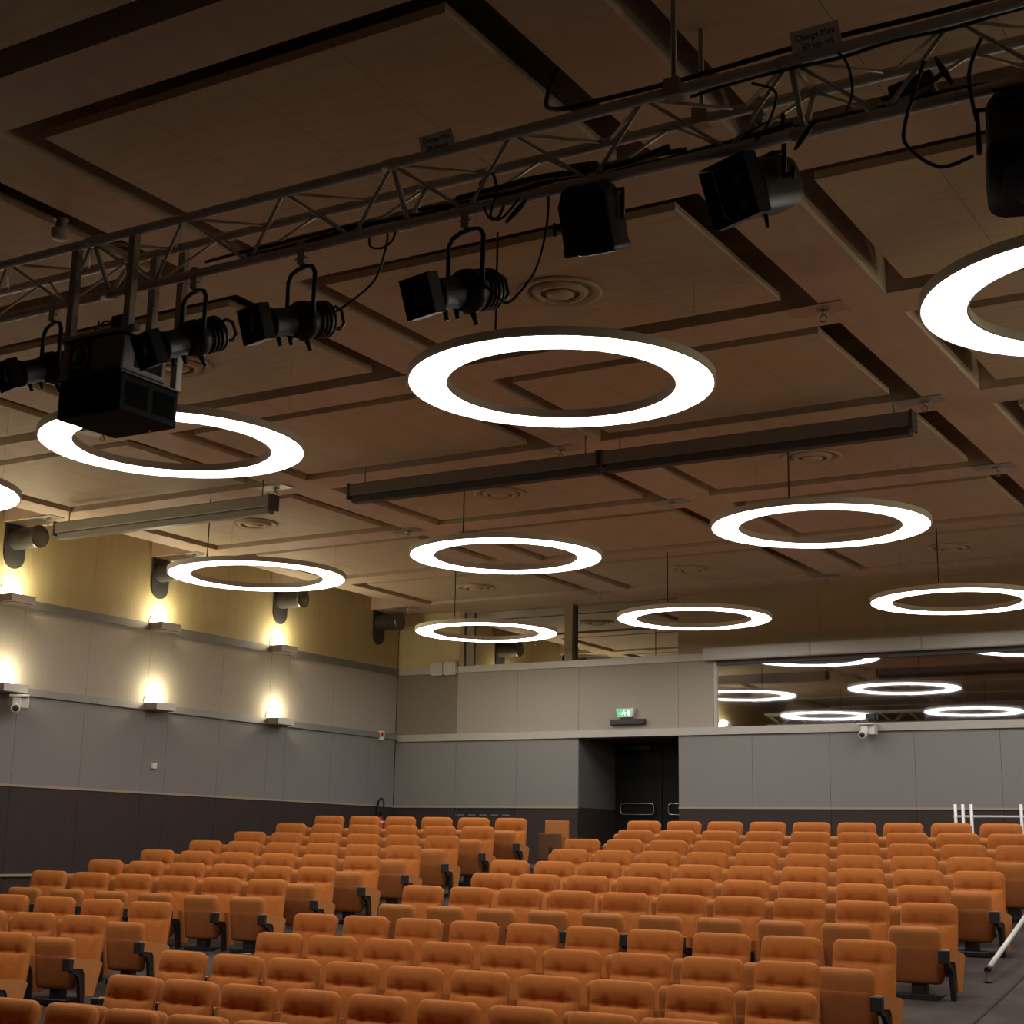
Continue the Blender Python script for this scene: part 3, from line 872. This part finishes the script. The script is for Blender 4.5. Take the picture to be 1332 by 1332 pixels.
cable([(-4.16, TY, ZC - .02), (-4.15, TY, ZC - .07), (-4.08, TY, ZC - .09), (-4.02, TY, ZC - .06), (-4.0, TY, ZC - .0)], .006, 'small cable loop under the bottom chord, left of the middle spotlight')
cable([(-3.16, TY, ZC - .02), (-3.17, TY, ZC - .18), (-3.22, TY, ZC - .36), (-3.32, TY, ZC - .47), (-3.37, TY - .02, ZC - .50), (-3.43, TY - .04, ZC - .44), (-3.47, TY - .05, ZC - .40)], .006, 'thin cable hanging in a V to the middle profile spotlight')
cable([(-3.48, TY - .04, ZC - .02), (-3.44, TY - .05, ZC - .09), (-3.37, TY - .05, ZC - .10), (-3.28, TY - .05, ZC - .02)], .006, 'short cable curl with plug under the bottom chord')
cable([(-3.5, TY - .05, ZC + .09), (-3.43, TY - .06, ZC + .13), (-3.40, TY - .06, ZC + .03), (-3.43, TY - .06, ZC - .08), (-3.39, TY - .06, ZC - .10), (-3.36, TY - .06, ZC - .05)], .007, 'looped cable over the bottom chord right of the middle spotlight')
cable([(-1.42, TY - .1, TZ - .12), (-1.50, TY - .1, TZ - .35), (-1.50, TY - .1, TZ - .46), (-1.38, TY - .1, TZ - .575), (-1.25, TY - .1, TZ - .56)], .008, 'long cable loop hanging left of the right fresnel')
cable([(-1.20, TY - .06, TZ - .05), (-1.26, TY - .06, TZ - .2), (-1.24, TY - .06, TZ - .4)], .008, 'cable dropping to the right fresnel from the top chord')
cable([(-1.76, TY - .15, TZ + .0), (-1.71, TY - .15, TZ - .08), (-1.71, TY - .1, TZ - .18), (-1.78, TY, TZ - .22)], .006, 'thin cable dropping beside the cream placard')
cable([(-2.12, TY - .14, TZ - .05), (-2.03, TY - .1, TZ - .1), (-2.10, TY - .05, TZ - .22), (-2.2, TY, TZ - .26)], .006, 'thin cable curling behind a brace near the barn door fresnel')
for (x, y, z, rz, lab) in [(-1.50, TY + .02, ZC + .09, -.2, 'black cable junction box on the bottom chord, right of the placard'),
                           (-3.05, TY + .12, ZC + .12, .1, 'black connector box behind the downward floodlight')]:
    b = MB().bbox(-.09, .09, -.04, .04, -.035, .035, .01, 2)
    b.tube([(.09, 0, 0), (.13, 0, .01)], .012, 6).tube([(-.09, 0, 0), (-.13, 0, .012)], .012, 6)
    o = b.build('junction_box', 'blackplastic'); o.location = (x, y, z); o.rotation_euler = (0, rz, 0)
    tag(o, lab, 'junction box', 'junction boxes on the truss')
for (x, z, a, lab) in [(-3.30, ZC - .085, 40, 'black cable plug hanging under the middle of the truss'), (-1.93, ZC - .04, 50, 'black cable plug under the truss, right of the barn door fresnel'), (-1.36, ZC + .10, -65, 'black cable plug hanging against a truss brace, far right')]:
    b = MB().tube([(-.07, 0, 0), (-.03, 0, 0), (.02, 0, 0), (.05, 0, 0), (.075, 0, 0)], [.006, .012, .014, .010, .006], 8)
    o = b.build('cable_plug', 'blackplastic'); o.location = (x, TY - .05, z); o.rotation_euler = (0, -math.radians(a), 0)
    tag(o, lab, 'plug', 'cable plugs on the truss')

# ------------------------------------------------------------------ projector in its frame
pj = empty('ceiling_projector', (-5.77, 5.51, 2.145))
tag(pj, 'ceiling projector above a black lift box, hung from the truss on metal posts', 'projector')
b = MB().bbox(-.225, .225, -.21, .21, 0, .20, .006, 1)
box = b.build('lift_box', 'projbox', pj)
MB().box(-.235, .235, -.22, .22, .20, .208).build('box_lid', 'blackmetal', box)
for y0, y1 in ((-.17, -.01), (.03, .18)):
    MB().box(.2225, .2275, y0, y1, .04, .165).build('grille', 'projgrille', box)
MB().tube([(.08, .16, -.0), (.08, .16, -.012)], .008, 6).build('status_lamp', 'white', box)
pc = MB().bbox(-.215, .20, -.20, .14, .225, .425, .02, 3).build('projector_body', 'projector', pj)
MB().lathe([(.001, .0), (.045, .0), (.055, .012), (.062, .012), (.062, -.0), (.075, 0), (.075, .02), (.001, .02)], 24, Matrix.Translation((-.085, -.222, .325)) @ Matrix.Rotation(-math.pi / 2, 4, 'X')).build('lens', 'lens', pc)
MB().bbox(-.16, -.015, -.206, -.195, .245, .405, .012, 2).build('lens_surround', 'projbox', pc)
MB().box(-.22, .205, -.205, .145, .425, .432).build('body_lid', 'projbox', pc)
MB().box(.198, .203, -.10, .10, .26, .39).build('side_panel', 'projbox', pc)
for (x, y) in ((-.27, -.14), (.155, -.14), (.40, .02), (.03, .15)):
    bb = MB()
    top = TZ - 2.145 + .0
    zb = .20 if x < .3 else .15
    if x < .3:
        bb.box(x - .021, x + .021, y - .002, y + .002, zb, top).box(x - .021, x - .017, y, y + .04, zb, top).box(x + .017, x + .021, y, y + .04, zb, top)
    else:
        x = .2
        y = .19
        bb.box(x - .021, x + .021, y - .002, y + .002, .2, top).box(x - .021, x - .017, y, y + .04, .2, top).box(x + .017, x + .021, y, y + .04, .2, top)
    bb.build('post', 'postmetal', pj)
MB().box(-.30, .24, -.16, -.12, .445, .475).build('cross_bar', 'postmetal', pj)
MB().box(-.30, .24, .15, .19, .445, .475).build('cross_bar', 'postmetal', pj)
MB().box(-.10, -.02, .0, .06, .475, .62).build('power_supply', 'blackplastic', pj)
MB().tube([(-.10, .03, .60), (-.17, .02, .61), (-.21, 0, .57), (-.22, -.02, .48)], .006, 6).build('power_lead', 'cable', pj)

# ------------------------------------------------------------------ seats
def pillow(hw, hh, tf, tb, nu, nv, crease=(), dimples=(), cpow=8.0, corner=.095, wtaper=0.0):
    """upholstered slab in local x (width) and z (height): front faces -y. crease: (z, depth, sigma)"""
    b = MB()
    us = [-math.cos(math.pi * i / nu) if False else math.copysign(abs(-1 + 2 * i / nu) ** .72, -1 + 2 * i / nu) for i in range(nu + 1)]
    vs_ = [math.copysign(abs(-1 + 2 * i / nv) ** .78, -1 + 2 * i / nv) for i in range(nv + 1)]
    def P(u, v, sgn):
        x = hw * u * (1 - corner * abs(v) ** 14) * (1 - wtaper * (v * .5 + .5))
        z = hh * v * (1 - corner * .8 * abs(u) ** 14)
        e = max(0.0, (1 - abs(u) ** cpow)) * max(0.0, (1 - abs(v) ** cpow))
        d = e ** .42
        y = sgn * (tf if sgn < 0 else tb) * d
        if sgn < 0:
            for (zc, dep, sg) in crease:
                y += dep * math.exp(-((z - zc) / sg) ** 2) * max(0, 1 - abs(u) ** 6)
            for (dx, zc, dep, sg) in dimples:
                y += dep * math.exp(-(((x - dx) ** 2 + (z - zc) ** 2) / sg ** 2))
        return (x, y, z)
    W = nu + 1
    fr = [P(u, v, -1) for v in vs_ for u in us]
    bk = [P(u, v, 1) for v in vs_ for u in us]
    off = len(fr)
    fs = []
    for j in range(nv):
        for i in range(nu):
            a, c, d, e = j * W + i, j * W + i + 1, (j + 1) * W + i + 1, (j + 1) * W + i
            fs.append((a, c, d, e))
            fs.append((off + e, off + d, off + c, off + a))
    b.add(fr + bk, fs, True)
    return b
def finish(b, mtx, name, material, parent):
    me = bpy.data.meshes.new(name)
    me.from_pydata([(mtx @ Vector(v))[:] for v in b.v], [], b.f)
    bm = bmesh.new(); bm.from_mesh(me)
    bmesh.ops.remove_doubles(bm, verts=bm.verts, dist=1e-5)
    bmesh.ops.recalc_face_normals(bm, faces=bm.faces)
    bm.to_mesh(me); bm.free()
    me.polygons.foreach_set('use_smooth', [True] * len(me.polygons))
    me.materials.append(M[material])
    o = bpy.data.objects.new(name, me)
    C.objects.link(o); o.parent = parent
    return o
BW, PW = 0.234, 0.205
def seat_proto(left_arm):
    r = empty('auditorium_seat', (0, 0, 0))
    # backrest: top edge at z = SEAT_H, leaning back
    hh = .225
    lean = math.radians(11)
    b = pillow(BW, hh, .048, .03, 20, 34, crease=[(.062, .020, .011), (.075, .014, .05)], dimples=[(-.105, .068, .019, .034), (.105, .068, .019, .034), (0, .15, -.010, .09), (0, -.06, -.010, .08)])
    mt = Matrix.Translation((0, -.045, SEAT_H - .221)) @ Matrix.Rotation(-lean, 4, 'X')
    bo = finish(b, mt, 'backrest', 'fabric', r)
    # rear shell of the backrest
    b = MB().bbox(-BW + .012, BW - .012, .026, .046, -.22, .20, .012, 2)
    finish(b, mt, 'back_shell', 'side', bo)
    # folded seat pan
    b = pillow(PW, .222, .05, .045, 16, 18, crease=[(.105, .004, .007)], cpow=7, wtaper=-.04)
    mt = Matrix.Translation((0, -.415, .275)) @ Matrix.Rotation(math.radians(11), 4, 'X')
    po = finish(b, mt, 'seat_pan', 'pan', r)
    b = pillow(PW - .006, .163, .056, .01, 14, 14, cpow=9, wtaper=-.03)
    finish(b, mt @ Matrix.Translation((0, 0, -.062)), 'underside_shell', 'shell', po)
    # pedestal; black foot plate widened to stand for the shadow under the seat
    b = MB()
    b.bbox(-.055, .055, -.40, -.28, -.03, .10, .008, 1)
    b.bbox(-.17, .17, -.46, -.18, -.065, -.02, .006, 1)
    b.build('pedestal', 'blackmetal', r)
    for sx in ((-1, 1) if left_arm else (1,)):
        xc = sx * .275
        # side panel profile in (y, z)
        poly = [(-.60, .328), (-.57, .335), (-.20, .295), (-.13, .27), (-.235, .02), (-.245, .005), (-.37, .005), (-.405, .19), (-.44, .235), (-.60, .25)]
        a = MB().prism(poly, xc - .03, xc + .03, lambda y, z, h: (h, y, z)).build('armrest', 'side', r)
        MB().bbox(xc - .041, xc + .041, -.665, -.598, .232, .334, .009, 2).build('armrest_cap', 'blackplastic', a)
        b = MB()
        b.prism([(-.59, .248), (-.44, .236), (-.405, .19), (-.365, -.05), (-.42, -.06), (-.46, .14), (-.50, .19), (-.59, .215)], xc - .018, xc + .018, lambda y, z, h: (h, y, z))
        b.build('arm_support', 'blackmetal', r)
    return r
protoA, protoB = seat_proto(False), seat_proto(True)
usedA = usedB = False
def place_seat(x, y, z, rz, left_arm, label, group):
    global usedA, usedB
    vis = False
    for dx in (-.3, 0, .3):
        for (dy, dz) in ((0, SEAT_H), (-.5, .5), (-.5, .0)):
            p = project((x + dx, y + dy, z + dz))
            if p and -12 < p[0] < 1344 and -12 < p[1] < 1344: vis = True
    if not vis: return
    if left_arm:
        o = protoB if not usedB else copy_tree(protoB); usedB = True
    else:
        o = protoA if not usedA else copy_tree(protoA); usedA = True
    o.location = (x, y, z)
    o.rotation_euler = (0, 0, rz)
    if rz: o.scale = (LPITCH / .55, 1, 1)
    tag(o, label, 'seat', group)
ROWY = [17.52 - .818 * k for k in range(7)] + [10.94 - .826 * k for k in range(7)]
for k, y in enumerate(ROWY):
    odd = (k in (0, 2, 4, 6, 7, 9, 11, 13))
    x0, n = (-8.755, 10) if odd else (-8.475, 9)
    for i in range(n):
        xc = x0 + .55 * i + BW
        place_seat(xc, y, ztop(y) - SEAT_H, 0, i == 0,
                   f'orange folding auditorium seat, {ORD[i + 1]} from left, {ORD[k + 1]} row from back, centre block', 'orange seats of the centre block')
for k, y in enumerate(ROWY[:11]):
    n = 6
    for i in range(n):
        s = LPITCH * (i + .5) - .02
        xx, yy = XA - s * math.cos(LROT), y - s * math.sin(LROT)
        t = s / 3.12
        place_seat(xx, yy, ztop(y) + loff(y) + tilt(y) * t - SEAT_H, LROT, i == n - 1,
                   f'orange folding auditorium seat, {ORD[i + 1]} from aisle, {ORD[k + 1]} row from back, left block', 'orange seats of the left block')

# fold-up usher seat by the aisle head
js = empty('usher_seat', (-10.02, 17.95, floor_z(-10.0, 17.9)))
tag(js, 'lone orange fold-up usher seat with shadow-darkened pan beside the back row aisle', 'seat')
z0 = js.location.z
MB().bbox(-.17, .17, -.03, .03, .12, .36 - z0, .008, 2).build('back_panel', 'side', js)
MB().bbox(-.20, .13, -.16, -.11, .10, .19 - z0, .008, 2).build('seat_pan', 'shadedpan', js)
MB().box(-.02, .01, -.18, -.16, .14, .26).build('handle', 'blackplastic', js)
b = MB().bbox(-.06, .02, -.10, -.03, 0.0, .20, .006, 1)
b.bbox(-.15, .12, -.14, .02, 0.0, .03, .006, 1)
b.build('pedestal', 'blackmetal', js)

# ------------------------------------------------------------------ small things on the walls
# twin white loudspeakers in the back corner
for k, x in enumerate((-13.08, -12.84)):
    r = empty('wall_speaker', (x, YB - .11, 2.585))
    MB().bbox(-.113, .113, -.0, .10, 0, .215, .035, 4).build('cabinet', 'white', r)
    MB().bbox(-.09, .09, -.006, .01, .022, .193, .004, 1).build('grille', 'offwhite', r)
    MB().box(-.03, .03, .10, .145, .08, .14).build('bracket', 'white', r)
    tag(r, ['left', 'right'][k] + ' one of two white rounded loudspeakers high in the back corner', 'loudspeaker', 'white loudspeakers on the back wall')
# exit sign and the black bar below
r = empty('exit_sign', (-9.81, YB - .06, 1.855))
MB().prism([(-.145, .125), (.145, .125), (.115, 0), (-.115, 0)], -.012, .055, lambda a, c, h: (a, h, c)).build('case', 'white', r)
MB().box(-.11, .10, -.017, -.012, .02, .105).build('panel', 'green', r)
b = MB()
b.tube([(-.005, -.02, .092), (-.005, -.019, .098)], .009, 8)
b.tube([(-.01, -.02, .082), (-.02, -.02, .055)], .008, 6).tube([(-.02, -.02, .055), (.012, -.02, .042), (.004, -.02, .026)], .006, 6)
b.tube([(-.02, -.02, .055), (-.038, -.02, .04), (-.055, -.02, .042)], .006, 6).tube([(-.01, -.02, .078), (.016, -.02, .062), (.026, -.02, .07)], .004, 6).tube([(-.01, -.02, .078), (-.035, -.02, .072), (-.04, -.02, .058)], .004, 6)
b.box(.04, .08, -.021, -.017, .026, .1)
b.box(-.095, -.065, -.021, -.017, .055, .065)
b.build('pictogram', 'exitwhite', r)
tag(r, 'green emergency exit sign above the double door', 'exit sign')
o = MB().bbox(-10.055, -9.50, YB - .07, YB - .0, 1.745, 1.83, .012, 2).build('emergency_light_bar', 'blackplastic')
recentre(o); tag(o, 'black rounded bar mounted under the exit sign', 'light bar')
# swivelling cameras
def ptz(loc, rz, label, box):
    r = empty('swivel_camera', loc, rz)
    MB().bbox(-.11, .11, -.10, .08, .05, .075, .008, 2).build('bracket', 'white', r)
    MB().bbox(.02, .11, -.04, .10, -.075, .05, .012, 2).build('base', 'white', r)
    MB().bbox(-.07, .03, -.075, .02, -.07, .045, .02, 3).build('head', 'white', r)
    mt = Matrix.Translation((-.03, -.07, -.075)) @ Matrix.Rotation(math.pi / 2 + .15, 4, 'X')
    lz = MB().lathe([(.001, -.03), (.045, -.03), (.052, -.01), (.052, .05), (.045, .06), (.001, .06)], 24, mt).build('lens_barrel', 'white', r)
    MB().lathe([(.001, .0605), (.036, .061), (.036, .055), (.001, .055)], 24, mt).build('lens', 'blackplastic', lz)
    if box:
        MB().box(-.03, .075, .03, .09, .135, .20).build('receiver', 'blackplastic', r)
        MB().box(.015, .03, .06, .075, .07, .14).build('receiver_stem', 'blackplastic', r)
    tag(r, label, 'camera', 'white swivel cameras')
ptz((-6.24, YB - .115, 1.60), 0.0, 'white swivel camera on the back wall below the control room window', True)
ptz((XL + .19, 11.90, 1.515), math.radians(50), 'white swivel camera under the leftmost lower wall lamp', False)
# small wall box, fire sign, ceiling devices
o = MB().bbox(XL + .0, XL + .045, 14.26, 14.33, .89, .96, .008, 2).tube([(XL + .045, 14.295, .925), (XL + .055, 14.295, .925)], .015, 10).build('wall_switch', 'white')
recentre(o); tag(o, 'small white wall box on the grey panels of the left wall', 'switch')
r = empty('fire_sign', (XL + .002, 19.13, 1.60))
MB().box(0.0, .11, -.006, .006, -.02, .12).build('board', 'white', r)
MB().box(.045, .10, -.0085, -.006, .03, .10).build('symbol', 'red', r)
tag(r, 'small white and red fire sign near the back corner', 'sign')
r = empty('smoke_detector', (-6.62, 5.76, ZS - .11))
MB().lathe([(.001, .05), (.05, .05), (.055, .035), (.05, .0), (.042, -.012), (.001, -.015)], 24).build('sensor_head', 'offwhite', r)
MB().lathe([(.03, .05), (.03, .11), (.045, .112), (.001, .112)], 16).build('mounting', 'screen', r)
tag(r, 'round off-white smoke detector under the ceiling at the upper left', 'smoke detector')
o = MB().bbox(-12.62, -12.50, 10.68, 10.78, ZS - .05, ZS, .01, 2).build('ceiling_sensor', 'offwhite')
o.data.transform(Matrix.Translation((-.15, 0, 0)))
recentre(o); tag(o, 'small off-white sensor box on the ceiling beam at the left edge', 'sensor')

# fire extinguisher in the back corner
r = empty('fire_extinguisher', (-13.76, 19.12, -.05))
zz = r.location.z
MB().lathe([(.001, 0), (.07, 0), (.075, .02), (.075, .40), (.05, .46), (.02, .48), (.001, .48)], 24).build('cylinder', 'red', r)
MB().tube([(0, 0, .48), (0, 0, .54), (.05, -.02, .56)], .014, 8).build('valve', 'blackplastic', r)
zt = .55 - zz
MB().tube([(0, 0, .50), (-.045, 0, .56), (-.055, 0, .64), (-.045, 0, .70), (-.01, 0, .745), (.03, 0, .74), (.055, 0, .68), (.06, 0, .60), (.055, 0, .46), (.07, 0, .36)], .014, 8).build('hose', 'cable', r)
MB().lathe([(.0758, .38), (.0758, .41)], 24).build('sticker', 'white', r)
MB().box(-.10, -.06, -.03, .03, .25, .40).build('wall_bracket', 'blackplastic', r)
tag(r, 'red fire extinguisher with a looped black hose in the back corner', 'fire extinguisher')

# ------------------------------------------------------------------ railings
r = empty('barrier_rail', (-4.5, 18.6, floor_z(-4.5, 18.6)))
zf = r.location.z
for x in (-4.905, -4.815, -4.715, -4.135, -3.9):
    MB().tube([(x + 4.5, 0, 0), (x + 4.5, 0, .605 - zf)], .019, 10).build('post', 'railwhite', r)
MB().tube([(-4.93 + 4.5, 0, .46 - zf), (-3.7 + 4.5, 0, .46 - zf)], .013, 8).build('rail', 'railwhite', r)
MB().tube([(-4.72 + 4.5, 0, .10 - zf), (-3.7 + 4.5, 0, .10 - zf)], .013, 8).build('rail', 'railwhite', r)
tag(r, 'white tubular barrier with close-set posts behind the back row', 'railing')
P0 = V(-3.20, 12.90, floor_z(-3.20, 12.90))
r = empty('aisle_handrail', P0)
PA, PB = V(-3.20, 12.90, -.895) - P0, V(-3.15, 14.05, -.528) - P0
MB().tube([PA, PA * .5 + PB * .5, PA + (PB - PA) * 1.6], .021, 12).build('tube', 'railwhite', r)
MB().tube([PA - (PB - PA) * .01, PA + (PB - PA) * .03], .027, 10).build('end_sleeve', 'blackplastic', r)
MB().tube([(0, 0, 0), (0, 0, .012), (0, 0, .014), PA], [.035, .035, .012, .012], 8).build('foot', 'blackmetal', r)
tag(r, 'white sloping handrail tube in the right-hand aisle', 'handrail')

# ------------------------------------------------------------------ lift everything so the lowest floor sits near zero
for o in scene.objects:
    if o.parent is None and o is not cam:
        o.location.z += ZO
